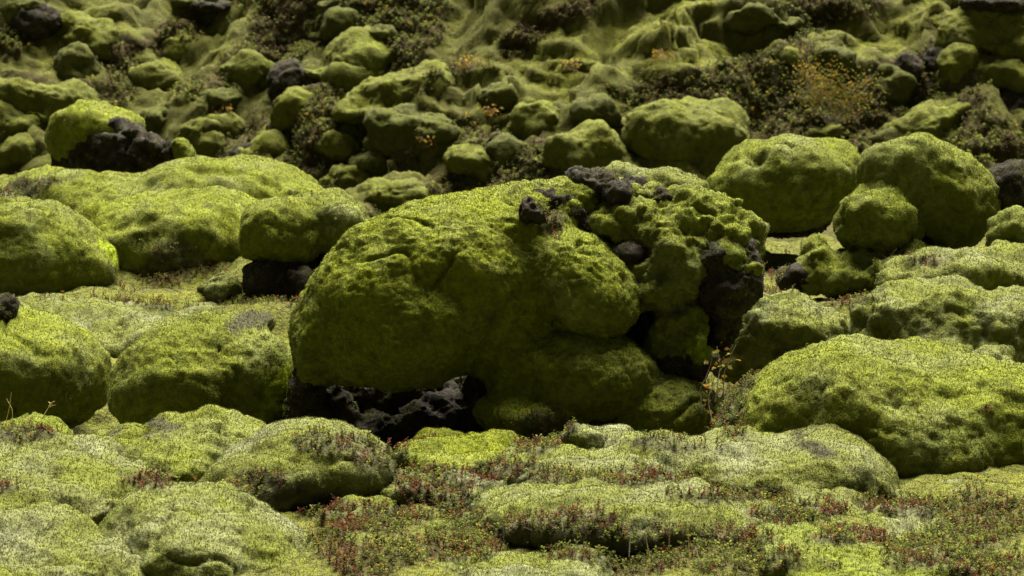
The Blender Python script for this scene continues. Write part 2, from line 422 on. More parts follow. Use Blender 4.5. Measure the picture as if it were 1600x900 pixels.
def meadow_mask(p):
    px, py, dep = project(p); m = np.zeros(len(p))
    for a, b, rx, ry, s in MEADOW: m = np.maximum(m, s * np.exp(-((px - a) / rx) ** 2 - ((py - b) / ry) ** 2))
    m = m - .7 * lawn_raw(px, py)
    return sstep(.15, .5, m + .06 + .75 * fbm(diag(p), .8, 3, 331)) * (dep > 27)

# ------------------------------------------------------------------ ground
ZY = np.array([(-300, 3), (-5, 1.3), (0, 1.2), (6, .8), (9, .2), (10.5, .10), (12, .09), (13, .07), (13.4, -.12), (13.9, -.3), (15.9, -.34), (16.5, .0), (18, .04), (19.3, .0), (21, .02),
               (25, -.4), (30, -1.1), (36, -1.75), (37.5, -1.6), (41.3, 1.3), (46, 5.0), (60, 9), (100, 18), (400, 60), (900, 90)])
YY = np.linspace(-300, 900, 24001); ZZ = np.interp(YY, ZY[:, 0], ZY[:, 1])
ZZ = np.convolve(np.pad(ZZ, 8, 'edge'), np.ones(17) / 17, 'valid')
BUMPS = []   # (px, py, distance, radius x, radius y, height)
def ground_z(v):
    x, y = v[:, 0], v[:, 1]
    # the hillside bends round: nearer on the right, gullies running up it
    ys = y + sstep(24, 36, y) * (.16 * x + .9 * np.sin(x * .55 + 1.0))
    z = np.interp(ys, YY, ZZ)
    z = z + np.exp(-((x - 2.2) / 1.6) ** 2 - ((y - 17) / 2.2) ** 2) * .14
    return z
_hr = np.random.default_rng(5); NH = 340
HX = _hr.uniform(-10.5, 10.5, NH); HY = _hr.uniform(33, 46, NH); HR = _hr.uniform(.3, .95, NH) ** 1.2; HE = _hr.uniform(.6, 1.5, NH); HH = _hr.uniform(.25, .5, NH)
def humps(x, y):
    out = np.zeros(len(x)); wx = .25 * pn(np.stack((x, y, 0 * x), 1) / .7, 401); wy = .25 * pn(np.stack((x, y, 0 * x), 1) / .7, 403)
    for i in range(NH):
        k = np.abs(x - HX[i]) < 1.4
        if not k.any(): continue
        r2 = ((x[k] + wx[k] - HX[i]) / (HR[i] * HE[i])) ** 2 + ((y[k] + wy[k] - HY[i]) / HR[i]) ** 2
        out[k] = np.maximum(out[k], 1.15 * HH[i] * HR[i] * np.clip(1 - r2, 0, 1) ** .85)
    return out
def ground_full(v):
    p = np.stack((v[:, 0], v[:, 1], np.zeros(len(v))), 1)
    far = sstep(22, 36, v[:, 1]); z = ground_z(v)
    z = z + fbm(p, 1.1, 3, 201) * (.09 + .25 * far + .08 * sstep(14, 16, v[:, 1])) + fbm(p, .3, 3, 207) * (.035 + .07 * far)
    c_, s_ = math.cos(.7), math.sin(.7); dg = np.stack(((v[:, 0] * c_ - v[:, 1] * s_) / 1.3, (v[:, 0] * s_ + v[:, 1] * c_) / 5.0, p[:, 2]), 1)
    z = z + far * (.45 * fbm(dg, 1.0, 2, 217))
    hk = (v[:, 1] > 31) & (v[:, 1] < 48) & (np.abs(v[:, 0]) < 12)
    if hk.any(): z[hk] += humps(v[hk, 0], v[hk, 1]) * (1 - .75 * lawn_mask(np.stack((v[hk, 0], v[hk, 1], z[hk]), 1)))
    lump = np.abs(pn(p / 1.7, 213)); z = z - far * lump * lump * .5
    return z
_gx = np.arange(-14, 14.01, .07); _gy = np.arange(8, 52.01, .07)
_GX, _GY = np.meshgrid(_gx, _gy, indexing='ij'); _GZ = ground_full(np.stack((_GX.ravel(), _GY.ravel(), 0 * _GX.ravel()), 1)).reshape(_GX.shape)
def GROUND_F(v):
    u = np.clip((v[:, 0] + 14) / .07, 0, len(_gx) - 1.01); w = np.clip((v[:, 1] - 8) / .07, 0, len(_gy) - 1.01)
    i, j = u.astype(int), w.astype(int); f, g = u - i, w - j
    return _GZ[i, j] * (1 - f) * (1 - g) + _GZ[i + 1, j] * f * (1 - g) + _GZ[i, j + 1] * (1 - f) * g + _GZ[i + 1, j + 1] * f * g

def build_ground():
    ud = np.arange(-.235, .2351, .0019); uo = .235 * 1.25 ** np.arange(1, 14); u = np.concatenate((-uo[::-1], ud, uo))
    ys = [-300, -100, -30, -8, 0, 4, 7, 9]; y = 9.6
    while y < 16.5: ys.append(y); y += .034
    while y < 27: ys.append(y); y += .07
    while y < 36: ys.append(y); y += .25
    while y < 43: ys.append(y); y += .036
    while y < 49: ys.append(y); y += .11
    while y < 900: ys.append(y); y *= 1.06
    ys = np.array(ys); U, Y = np.meshgrid(u, ys, indexing='ij'); X = U * np.maximum(np.abs(Y), 9.0) 
    v = np.stack((X.ravel(), Y.ravel(), np.zeros(X.size)), 1); v[:, 2] = ground_full(v)
    nx, ny = X.shape; ii = np.arange(nx * ny).reshape(nx, ny)
    q = np.stack((ii[:-1, :-1], ii[1:, :-1], ii[1:, 1:], ii[:-1, 1:]), -1).reshape(-1, 4)
    n = vnormals(v, q)
    inner = (np.abs(v[:, 0]) < 14) & (v[:, 1] > 8) & (v[:, 1] < 60); far = sstep(24, 36, v[:, 1])
    dsp = np.zeros(len(v)); vi = v[inner]
    w = vi + .15 * np.stack((pn(vi / .6, 3), pn(vi / .6, 4), pn(vi / .6, 5)), 1)
    dsp[inner] = fbm(vi, .12, 2, 221) * .02 + far[inner] * ((.5 - tuft(vi)) * .05 + fbm(vi, .3, 2, 227) * .06) + far[inner] * pn(w * np.array((1.2, 1.2, 6.0)), 223) * .12 * (.5 + .9 * sstep(-.1, .3, pn(vi / 1.2, 225)))
    v = v + n * dsp[:, None]; n = vnormals(v, q)
    lw = np.zeros(len(v)); lw[inner] = lawn_mask(vi)
    hm = np.zeros(len(v)); hm[inner] = np.maximum(heath_mask(vi) * .8, meadow_mask(vi))
    m, nt, b = new_mat('ground_moss')
    c = mixc(nt, nz(nt, 1.3, 4, .6, .35, .65, seed=11), (.085, .088, .014), (.115, .12, .012))
    c = mixc(nt, mulf(nt, nz(nt, 4, 4, .7, .48, .66, seed=12), .6), c, (.07, .062, .02))
    c = mixc(nt, mulf(nt, nz(nt, 22, 3, .7, .42, .66, seed=13), .65), c, (.025, .023, .009))
    br = mixc(nt, nz(nt, 5, 4, .7, .4, .6, seed=14), (.035, .028, .012), (.06, .052, .014))
    br = mixc(nt, mulf(nt, nz(nt, 16, 3, .7, .52, .66, seed=15), .7), br, (.05, .022, .010))
    c = mixc(nt, attr(nt, 'lawn'), mixc(nt, .45, c, (.045, .043, .012)), c)
    c = mixc(nt, attr(nt, 'heath'), c, br)
    nt.links.new(c, b.inputs['Base Color']); bump(nt, b, nz(nt, 30, 4, .75, 0, 1, seed=16), .9, .05)
    global GROUND_O
    g = GROUND_O = mesh('ground', v, q, m, None, {'heath': hm, 'lawn': np.maximum(lw, 1 - sstep(24, 30, v[:, 1]))}); g['kind'] = 'structure'
    tag(g, 'mossy lava ground rising to a hillside behind the boulders')
    return v, q, n, hm
GV, GQ, GN, GH = build_ground()
ALLSURF.append((GV, GQ, GN, True))

# ------------------------------------------------------------------ the great boulder in the middle
boulder('huge bulging moss-covered lava boulder filling the middle of the field', 14.0,
    moss=[[(635,480,164,114,.15,0,1.0),(615,530,135,72,.22,0,1.0),(708,412,150,108,.2,8,1),(605,440,110,94,.15,-30,1),(780,490,100,105,.18,0,.9),
           (790,345,130,50,.35,-4,.9),(850,318,90,38,.42,-12,1)],
          [(905,432,98,70,.06,26,1.0),(930,465,76,54,.0,8,1.0),(890,320,60,40,.5,0,1)],
          [(497,515,36,80,.2,6,1.2)],
          [(925,582,104,62,-.04,4,.9),(850,578,100,58,.04,0,.8)],[(828,646,84,40,-.1,6,.9)],[(1045,645,72,54,-.1,0,.9)]],
    rock=[(600,630,170,80,.85,0,.5),(1000,520,80,90,.55,0,.8),(860,600,140,90,.6,0,.7),(500,650,58,55,.45,0,.7),(590,680,60,36,.5,0,.8),(700,660,90,50,.6,0,.6),(655,660,44,36,.5,0,1),(480,605,26,50,.2,10,1),(930,287,46,24,.38,18,.8),
          (1000,298,30,18,.4,20,1),(865,322,50,26,.26,10,.7),(915,362,46,32,.28,0,.7),(890,340,26,22,.2,0,.7)],
    k=.11, ko=.075, rough=.8, seed=3, px=4.2, mat=MOSS_DEEP)
boulder('rough clumpy moss-covered lava block on the right end of the huge boulder', 14.0,
    moss=[(1065,400,70,85,.2,0,1),(1130,385,55,80,.2,-25,1),(1085,330,58,32,.3,0,1),(965,345,52,34,.28,10,1),(1020,370,55,55,.25,0,1),(1030,440,55,60,.12,0,1),
          (1165,430,26,48,.15,-15,1.4),(1130,330,28,28,.25,0,1),(990,300,36,22,.4,0,1),(1058,512,50,42,.06,0,1),(1092,542,20,28,-.1,-12,1),(905,268,38,18,.42,0,1),(955,405,60,70,.45,0,1),(1010,620,40,40,.2,0,1)],
    rock=[(1140,445,50,48,.02,-12,1),(1120,405,30,26,-.02,0,1),(965,300,30,18,.28,20,1),(1035,312,22,16,.3,0,1),(985,400,30,22,.12,0,1),(1075,365,22,16,.14,0,1),(1165,405,22,30,.02,0,1),(1062,572,46,40,.08,0,.9),(1125,490,30,60,.25,0,1),(1020,490,22,40,.3,0,1)],
    k=.025, rough=2.1, rug=.05, seed=8, lime=[(1092,542,26,34,-.1,0,1.4)], px=4.2, mat=MOSS, )
boulder('small purple-grey lava stone lying on top of the huge boulder', 13.85, [], rock=[(827,330,19,22,.12,10,1),(838,338,14,16,.1,0,1)], name='loose_stone', cat='stone', rockamp=.7, px=2, rmoss=0)
# ------------------------------------------------------------------ around it, left
MID = 'moss boulders around the huge one'
boulder('big rounded moss boulder cut by the left edge beneath the pale ridge', 19.0, [(40,405,135,95,0,12,.8),(-40,370,120,70,.1,0,.8),(120,410,72,58,0,20,.9)], k=.1, group=MID, lime=[(165,400,24,32,-.02,10,1.2)])
boulder('long pale yellow-green moss ridge behind the rounded boulders', 23.5, [(290,375,270,108,0,6,.6),(120,350,150,85,.3,-6,.8),(430,330,150,60,.2,14,.8),(230,320,130,55,.6,0,1),(400,300,100,40,.7,5,1),(40,320,110,55,.8,0,1)], k=.18, mat=MOSS, rough=1.2, fold=.03, lime=[(352,352,14,8,-.4,0,3),(378,368,12,6,-.4,0,3)], name='moss_ridge', cat='ridge')
boulder('sloping olive moss bank dropping from the long ridge into the hollow', 20.4, [(275,400,150,92,0,5,.55),(190,385,80,70,.3,0,.8),(350,385,80,74,.3,0,.8),(300,350,150,50,1.0,4,.8)], k=.14, mat=MOSS_DEEP, rough=1.1, fold=.03, name='moss_bank', cat='bank')
boulder('two-lobed moss boulder with a dark lava cave underneath', 18.0, [(438,362,70,58,0,-6,1),(538,358,50,50,.05,15,1),(490,330,66,34,.2,0,1)],
    rock=[(418,440,38,36,-.16,0,.9),(505,420,60,56,.2,0,.8),(470,446,32,30,-.2,0,1),(535,425,34,40,-.05,0,1),(450,425,44,34,.0,0,1),(505,452,34,24,-.15,0,1)], k=.04, group=MID)
boulder('little grey-green moss lump beside the lava cave', 18.2, [(345,450,32,24,-.2,0,1)], k=.05, group=MID, rough=1.6, px=3, mat=MOSS_PALE)
boulder('wide dark-sided moss boulder at the left edge above the dry grass', 15.7, [(10,585,138,100,-.3,6,1),(102,592,72,78,-.1,14,1)], rock=[(0,482,26,26,-.35,0,1)], k=.1, group=MID, mat=MOSS)
boulder('smooth domed moss boulder with a lime patch and a grey peaked crest', 14.6, [(285,602,118,96,0,-18,1),(345,572,88,76,.05,-16,1),(400,595,66,88,.1,0,1),(395,508,40,24,.25,-8,1.2)], k=.08, group=MID, lime=[(437,608,38,46,-.03,0,2)], grey=[(400,494,48,16,.2,-8,6)], mat=MOSS)
boulder('flat pale moss shelf between the left boulders and the cave', 17.2, [(230,522,240,42,.3,0,.7),(430,505,90,30,.3,0,1.2),(110,500,110,26,.9,4,1.2)], k=.12, mat=MOSS_PALE, rough=1.3, fold=.03, name='moss_hummock', cat='hummock')
boulder('low moss knoll peeping up behind the top of the huge boulder', 18.0, [(1040,290,68,30,0,6,1),(975,275,40,22,.1,0,1)], k=.06, mat=MOSS_PALE, group=MID)
boulder('moss-capped black angular lava rock standing on the pale ridge', 26.0, [(150,198,74,34,.05,6,.8),(110,215,38,40,.0,0,1),(196,192,34,22,.1,25,1)], rock=[(165,235,80,32,-.1,6,.6,'b'),(215,225,60,22,-.2,28,.7,'b'),(110,240,34,36,.1,0,1)],
    k=.05, mat=MOSS_DEEP, rough=1.2, name='lava_rock_boulder')
boulder('small moss-covered stone leaning against the black lava rock', 25.6, [(289,242,15,28,0,-28,1)], rock=[(268,242,16,22,.1,0,1)], k=.04, mat=MOSS, px=3)
# ------------------------------------------------------------------ around it, right
boulder('dome-shaped moss boulder with a dark top spot and shadowed foot', 21.0, [(1235,275,112,66,0,4,.9),(1165,300,62,52,-.05,0,1),(1285,270,62,55,.1,10,1),(1235,318,88,42,-.05,0,.9)], rock=[(1225,345,75,24,.25,0,.8)], grey=[(1243,240,24,12,0,8,4)], k=.08, group=MID, mat=MOSS)
boulder('tall lumpy three-lobed moss boulder beside the brown lava outcrop', 18.0, [(1445,285,102,72,.12,6,.85),(1372,345,72,60,-.12,0,1),(1495,325,62,62,.05,0,1),(1400,280,60,55,.1,0,1)], rock=[(1575,300,44,52,.2,10,1),(1590,345,40,60,.25,0,1),(1450,375,60,20,.2,0,1)], k=.06, group=MID, mat=MOSS, rough=1.2)
boulder('grey-green rough moss base under the three-lobed boulder', 17.7, [(1395,420,105,42,.1,-8,.9),(1270,415,30,50,.2,14,1.2),(1320,430,60,35,.1,0,1)], rock=[(1245,435,32,24,.1,-20,1)], k=.06, rough=1.9, group=MID, mat=MOSS)
boulder('moss cushion at the right edge below the brown lava outcrop', 17.6, [(1588,375,46,48,0,0,1),(1620,300,30,30,.3,0,1)], k=.05, group=MID, rough=1.6)
boulder('pale low moss mound crossing the right edge', 17.0, [(1500,425,110,34,0,-4,1),(1590,440,80,40,0,0,1),(1420,440,50,24,-.1,0,1.2),(1600,400,60,18,.4,0,1)], k=.1, mat=MOSS_PALE, rough=1.5, name='moss_hummock', cat='hummock')
boulder('broad moss mound with a shaded hollow behind the front right dome', 16.0, [(1500,505,135,68,.1,4,.8),(1395,510,72,52,0,0,1),(1450,560,150,50,-.1,0,.8),(1580,520,90,60,.2,0,1)], k=.07, group=MID, mat=MOSS_PALE, rough=1.7)
boulder('pale wrinkled moss hummock just right of the huge boulder', 15.4, [(1225,505,100,42,0,6,1),(1180,520,62,42,-.1,0,1),(1150,560,50,45,-.1,0,1),(1270,550,80,40,-.1,0,1)], k=.06, mat=MOSS_PALE, rough=1.9, name='moss_hummock', cat='hummock')
boulder('largest smooth moss dome spreading across the right foreground', 13.1, [(1390,690,262,132,.1,3,.7),(1218,672,112,84,.05,-26,.9),(1420,600,190,52,.35,3,.8),(1560,680,150,110,.1,10,.8),(1330,760,200,80,.0,0,.6)], k=.12, mat=MOSS, seed=21, rough=1.1)
# ------------------------------------------------------------------ foreground hummocks
FG = 'moss hummocks in the foreground'
def hum(label, d, moss, k=.11, rough=1.5, **kw):
    rough *= .7; kw.setdefault('fold', .02); moss = [(t[0], t[1] + .05 * t[3], t[2] * 1.18, t[3] * 1.08, t[4] + .05, t[5], t[6] * 1.2) for t in moss]
    kw.setdefault('mat', MOSS_PALE)
    boulder(label, d, moss, k=k, rough=rough, name='moss_hummock', cat='hummock', group=FG, **kw)
hum('dull olive moss hummock in front of the domed boulder with the lime patch', 12.7, [(270,712,135,52,0,-4,.9),(370,700,58,40,.05,10,1),(170,715,70,36,.1,-10,1)], mat=MOSS, grey=[(240,664,50,8,0,0,5),(150,685,40,8,0,-10,5)])
hum('smooth pale moss hummock with a dark hollow and red sprigs on its side', 12.2, [(440,745,110,62,0,-18,1),(510,715,90,46,.05,10,1),(370,770,60,40,0,-20,1)], rough=1.0, grey=[(450,748,60,16,-.1,-6,4)])
hum('rolling pale moss hummock along the left edge of the foreground', 11.7, [(60,770,150,52,0,0,1),(110,715,58,28,.35,0,1),(20,730,70,40,.3,0,1),(190,770,70,34,.1,0,1)], rough=1.3)
hum('steep rounded moss hummock at the bottom with a sunken left side', 11.0, [(330,860,130,72,0,6,1),(300,800,90,36,.25,8,1),(430,890,80,52,0,20,1),(220,840,60,40,.1,0,1)], rough=1.2)
hum('shadowed grey-green hummock in the bottom left corner', 10.8, [(60,880,150,58,0,10,.9),(150,900,80,50,-.1,0,1),(20,840,70,30,.2,0,1)], rough=1.7)
hum('long pale ridge of moss with a grey crest before the right dome', 12.5, [(900,725,120,34,0,-3,1),(1030,715,90,26,.1,0,1),(1200,735,120,44,0,0,1),(1310,740,90,44,0,22,1),(1280,705,40,16,.1,0,1.2)], rough=1.4, grey=[(1272,694,36,10,0,10,4),(1210,735,40,10,0,0,3)])
hum('pale moss bank curving over the red heath at bottom middle', 11.5, [(930,800,150,40,0,0,1),(800,815,100,30,.05,-14,1),(1080,815,120,34,0,12,1),(1200,845,110,28,-.1,8,1)], rough=1.4)
hum('bright yellow-green moss bank at the bottom right', 10.9, [(1350,895,140,38,0,6,1),(1250,870,80,24,.1,6,1),(1460,890,60,24,0,0,1)], rough=1.5, mat=MOSS_LIME)
hum('low moss hummock at the bottom edge below the red heath', 10.7, [(790,905,120,36,0,0,1),(880,915,80,30,0,0,1)], rough=1.7)
hum('small grey moss lump among red sprigs near the middle', 12.1, [(645,765,46,22,0,-8,1.2)], rough=2, px=3.5)
hum('oval grey-green moss lump between the red sprigs and the pale bank', 12.0, [(725,775,60,24,0,-6,1.2)], rough=2, px=3.5)
hum('little moss lump half sunk in the heath valley', 11.7, [(545,815,54,24,0,-6,1.2)], rough=2, px=3.5, mat=MOSS)
hum('dark green hummock beneath the black base of the huge boulder', 13.0, [(715,712,76,22,0,-4,1.2)], rough=1.8, mat=MOSS_DEEP, px=3.5)
hum('small grey tufted knob in front of the huge boulder', 12.9, [(920,682,34,24,-.25,0,1.2)], rough=2, px=3)
hum('pale moss lump on the heathy slope at the right edge', 12.1, [(1500,785,90,20,.2,6,1),(1580,800,60,20,0,0,1)], rough=1.8)
hum('bright mossy tuft with orange heath at the left edge', 13.1, [(40,690,62,26,0,6,1.2)], rough=1.8, mat=MOSS_LIME, px=3.5)
hum('grey-tinged moss rise among the heath at lower right', 11.8, [(1330,815,110,24,0,6,1),(1430,835,60,18,0,0,1)], rough=2)
# ------------------------------------------------------------------ boulders on the hillside
HG = 'moss boulders on the hillside'
def hill_d(px, py):
    ds = np.arange(28, 60, .1); p = np.array([P(px, py, d) for d in ds]); h = GROUND_F(p) > p[:, 2]
    return float(ds[h.argmax()]) if h.any() else 45.0
def hb(label, px, py, rx, ry, rot=0, extra=(), rock=(), mat=None, ripple=.04, rough=1.2, **kw):
    d = hill_d(px, py + ry * .75) + (.08 if ry > 22 else -.15)
    boulder(label, d, [(px, py, rx, ry, 0, rot, .8), (px + RNG.uniform(-.35,.35) * rx, py + ry * .9, rx * RNG.uniform(1.25, 1.7), ry * .7, .3, rot, .9)] + list(extra), rock=rock, k=.2, mat=mat or MOSS_FAR, ripple=ripple, rough=rough, group=HG, px=3.9, sh=.4, **kw)
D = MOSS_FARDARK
hb('moss-topped black crag in the top left corner', 30,12,55,26, rock=[(50,35,45,30,-.1)], mat=D)
hb('dark boulder on the top edge near the top left', 315,2,38,14, rock=[(330,10,32,10,-.2)], mat=D)
hb('rounded lump low under the top left crag', 120,100,30,32, mat=D)
hb('oval smooth boulder lying tilted above the black lava rock', 245,124,60,24, 14)
hb('ridge-shaped lump up the slope right of the top left crag', 150,52,55,26, 20)
hb('lumpy boulder left of the yellow-brown meadow', 280,72,36,24, 10)
hb('long pale moss bank along the left edge of the slope', 60,150,85,30, 8, extra=[(110,165,50,20,0,15)])
hb('low lump at the left edge beneath the pale bank', 25,190,48,22)
hb('lump at the left edge just above the pale ridge', 30,240,48,24)
hb('smooth hump left of the upright dark lava pillar', 382,112,44,27)
hb('upright dark lava pillar capped with thin moss', 452,112,24,24, rock=[(455,134,36,40,-.25,-20,1)], mat=D)
hb('egg-shaped boulder perched on a black lava pedestal', 472,174,57,36, rock=[(462,222,38,30,-.15),(430,205,20,14,-.1)])
hb('flat-topped boulder with a dark undercut on the upper slope', 570,92,68,26, 5, rock=[(560,116,55,14,-.2)])
hb('hunched boulder curling over a hollow above the middle', 640,140,72,34, -4, extra=[(590,165,36,36,0,20),(685,150,30,24)], rock=[(650,172,44,22,.15)])
hb('dull moss lump under the hunched boulder', 640,192,70,30, mat=D)
hb('small knob on the top edge left of centre', 533,40,34,20, mat=D)
hb('small rounded lump beside the top edge knob', 600,50,30,16, mat=D)
hb('dark lump on the upper edge above the flat-topped boulder', 520,12,26,14, mat=D)
hb('boulder half behind the pale ridge with a dark left side', 410,243,48,24, rock=[(385,243,24,18,-.1)])
hb('round boulder below the perched egg-shaped one', 540,226,46,33)
hb('pale small hump in a cluster right of the black rock', 312,200,32,14)
hb('pale bigger hump in the same cluster right of the black rock', 352,198,36,18)
hb('shaded hump lowest in the cluster right of the black rock', 322,226,34,26)
hb('dark small boulder between the black rock and the cluster', 243,186,26,18, mat=D)
hb('low wide hump above the cluster', 340,152,34,16, mat=D)
hb('low boulder in the gap left of the huge one', 545,278,40,20)
hb('pale paired hump nearest the gap left of the huge one', 615,300,46,20, extra=[(640,312,34,16,-.1)])
hb('rounded hump behind the paired hump', 590,255,40,16, mat=D)
hb('leaning boulder with a dark base above the huge boulder', 745,256,48,36, 6, rock=[(800,272,28,18,.1),(715,280,22,12,-.1)])
hb('dim hump right of the leaning boulder', 800,240,44,30, 20, mat=D)
hb('ribbed dome in the middle of the slope', 842,188,44,38, 0, rock=[(862,212,26,14,-.05)])
hb('sloping hump behind the crest of the huge boulder', 912,238,58,36, -12)
hb('largest broad mossy outcrop on the slope behind the crest', 1085,215,102,58, 4, extra=[(1040,205,60,50,-.1,-20),(1130,235,60,36,-.1)], rock=[(990,248,22,22,.05)])
hb('low pale hump behind the crest gap', 680,205,36,22, mat=D)
hb('small hump under the bright lawn', 770,150,36,20, mat=D)
hb('dark hump near the lawn foot', 930,180,40,22, mat=D)
hb('tiny knob left of the yellow birch bush', 1232,92,18,18)
hb('striped lump right of the yellow birch bush stem', 1300,92,36,26, mat=D)
hb('lump on the slope below the top right crag', 1392,130,34,32, rock=[(1420,110,20,30,.1)], mat=D)
hb('round lump at the upper right above a dark cleft', 1480,46,34,26, rock=[(1485,72,22,16,.05)])
hb('upper lobe of the top right crag with black cliffs', 1560,35,62,36, extra=[(1520,60,36,30,-.1)], rock=[(1530,92,40,34,-.15),(1478,105,40,36,-.15),(1560,5,60,14,-.1)])
hb('middle mossy lobe on the black cliff at upper right', 1495,108,24,36, 25)
hb('overhanging moss brow on the black cliff at the right edge', 1565,112,54,28, 6, extra=[(1540,132,26,18,-.1),(1590,140,24,22,-.1)], rock=[(1575,178,60,46,-.12),(1535,170,30,40,-.1),(1600,200,40,30,-.1)])
hb('grey moss apron below the black cliff', 1450,195,70,24, -26, extra=[(1500,225,60,20,-.1,-10)])
hb('small dim hump left of the apron', 1385,215,36,16, mat=D)
hb('pale low hump behind the dome with the dark spot', 1285,205,28,10)
hb('dim ridge lump on the top edge right of centre', 1180,20,40,18, mat=D)

# ------------------------------------------------------------------ the moss blanket climbs a little up the foot of every boulder
lift = np.zeros(len(GV))
for pr, d in FOOT:
    c, rad, R, _ = pr; amp, sc_ = (.0, .05) if d < 13.3 else (.11, .10) if d < 27 else (.20, .20); reach = rad.max() + 4 * sc_
    k = np.where((np.abs(GV[:, 0] - c[0]) < reach) & (np.abs(GV[:, 1] - c[1]) < reach))[0]
    if len(k): lift[k] = np.maximum(lift[k], amp * np.exp(-np.maximum(sd_prim(GV[k], pr), 0) / sc_))
GV = GV.copy(); GV[:, 2] += lift; GN = vnormals(GV, GQ); ALLSURF[0] = (GV, GQ, GN, True)
GROUND_O.data.vertices.foreach_set('co', np.ascontiguousarray(GV, np.float32).ravel()); GROUND_O.data.update()
# ------------------------------------------------------------------ moss shoots
make_depth()
for v, q, n, m, parent, sh, base, lp, rs in PENDING:
    so_ = shoots('moss_shoots', v, q, n, m, parent, sh, None if rs is None else (lambda c: sstep(-.10, .10, fbm(c, .2, 3, rs))), lime=lp[0], grey=lp[1])
    if so_:
        co = np.empty(len(so_.data.vertices) * 3, np.float32); so_.data.vertices.foreach_get('co', co)
        so_.data.vertices.foreach_set('co', (co.reshape(-1, 3) - base).astype(np.float32).ravel())
tri_cull = (GQ.max(1) >= 0) & (GV[GQ[:, 0], 1] > 9) & (GV[GQ[:, 0], 1] < 52) & (np.abs(GV[GQ[:, 0], 0] / np.maximum(GV[GQ[:, 0], 1], 1)) < .24)
sv, sq = compact(GV, GQ, tri_cull); sn = vnormals(sv, sq)
def gmask(c):
    h = np.maximum(heath_mask(c), meadow_mask(c)); return 1 - .85 * h
near = sv[sq[:, 0], 1] < 27
a_, b_ = compact(sv, sq, near); o = shoots('moss', a_, b_, vnormals(a_, b_), MOSS_PALE, None, .5, gmask)
tag(o, 'pale moss turf covering the ground between the boulders', 'moss', kind='stuff')
a_, b_ = compact(sv, sq, ~near); o = shoots('moss', a_, b_, vnormals(a_, b_), MOSS_FAR, None, .45, lambda c: gmask(c) * (.6 + .3 * lawn_mask(c)))
tag(o, 'yellow-green moss turf covering the hillside behind', 'moss', kind='stuff')

# ------------------------------------------------------------------ heath sprigs
def sprig(nleaf, h, lw, seed, spread=.5):
    r = np.random.default_rng(seed); V = []; T = []; leaf = []
    bend = r.normal(0, .25, 2); 
    def stem(t): return np.array((bend[0] * t * t * h, bend[1] * t * t * h, t * h))
    for i in range(2):
        a, b = stem(i / 2), stem((i + 1) / 2); w = np.array((.035, .02, 0)) * h; n = len(V)
        V += [a - w, a + w, b + w * .7, b - w * .7]; T += [(n, n + 1, n + 2, n + 3)]; leaf += [0] * 4
    for i in range(nleaf):
        t = .25 + .75 * (i + .5) / nleaf; c = stem(t); az = i * 2.4 + r.normal(0, .3); el = r.uniform(.1, .9) 
        dr = np.array((math.cos(az) * math.cos(el), math.sin(az) * math.cos(el), math.sin(el))); L = lw * r.uniform(.8, 1.5)
        sd_ = np.cross(dr, (0, 0, 1.0)); sd_ /= np.linalg.norm(sd_) + 1e-9; up = np.cross(sd_, dr); n = len(V)
        V += [c, c + dr * L * .5 + sd_ * L * .34 + up * L * .08, c + dr * L, c + dr * L * .5 - sd_ * L * .34 + up * L * .08]
        T += [(n, n + 1, n + 2, n + 3)]; leaf += [1] * 4
    return np.array(V), np.array(T), np.array(leaf)
def scatter_sprigs(name, pts, nrm, variants, size, pal, pw, colnoise, parent=None):
    Vs, Ts, Cs = [], [], []; off = 0; N = len(pts); which = RNG.integers(0, len(variants), N)
    pal = np.array(pal); pw = np.array(pw)
    for k, (V, T, lf) in enumerate(variants):
        idx = np.where(which == k)[0]; n = len(idx)
        if not n: continue
        az = RNG.random(n) * 6.283; s = size(n); 
        up = nrm[idx] * .4 + np.array((0, 0, .8)) + RNG.normal(0, .22, (n, 3)); up /= np.linalg.norm(up, axis=1, keepdims=True)
        e1 = np.cross(up, np.stack((np.cos(az), np.sin(az), np.zeros(n)), 1)); e1 /= np.linalg.norm(e1, axis=1, keepdims=True); e2 = np.cross(up, e1)
        W = (V[None, :, 0:1] * e1[:, None] + V[None, :, 1:2] * e2[:, None] + V[None, :, 2:3] * up[:, None]) * s[:, None, None] + (pts[idx] - up * .01)[:, None]
        cn = colnoise(pts[idx]); w = pw[None] * np.exp(1.5 * cn[:, None] * np.linspace(-1, 1, len(pal))[None]); w /= w.sum(1, keepdims=True)
        ch = (RNG.random(n)[:, None] > np.cumsum(w, 1)).sum(1).clip(0, len(pal) - 1)
        lc = pal[ch][:, None] * np.repeat(RNG.uniform(.6, 1.35, (n, len(V) // 4)), 4, 1)[..., None]
        lc = np.where(lf[None, :, None] > 0, lc, np.array((.07, .04, .025)))
        Vs.append(W.reshape(-1, 3)); Cs.append(lc.reshape(-1, 3))
        Ts.append((T[None] + (np.arange(n) * len(V))[:, None, None]).reshape(-1, 4) + off); off += n * len(V)
    return mesh(name, np.concatenate(Vs), np.concatenate(Ts), LEAF, parent, {'Col': np.concatenate(Cs)}, smooth=False)
hp, hn = [], []
for si, (v, q, n, is_m) in enumerate(ALLSURF):
    gw = 1.0 if si == 0 else .8
    m = (v[:, 1] < 27) & (v[:, 1] > 9.2); m = m[q].all(1)
    if not m.any(): continue
    v2, q2 = compact(v, q, m); 
    p, nn = sample(v2, q2, vnormals(v2, q2), lambda c, n_: gw * exposed(c) * heath_mask(c) * np.where(n_[:, 2] > .25, 1, .1) * np.where(view_weight(c, n_) > .5, 1, 0) * 2900 * (11.5 / np.maximum(c[:, 1], 11)) ** 1.5)
    hp.append(p); hn.append(nn)
hp = np.concatenate(hp); hn = np.concatenate(hn)
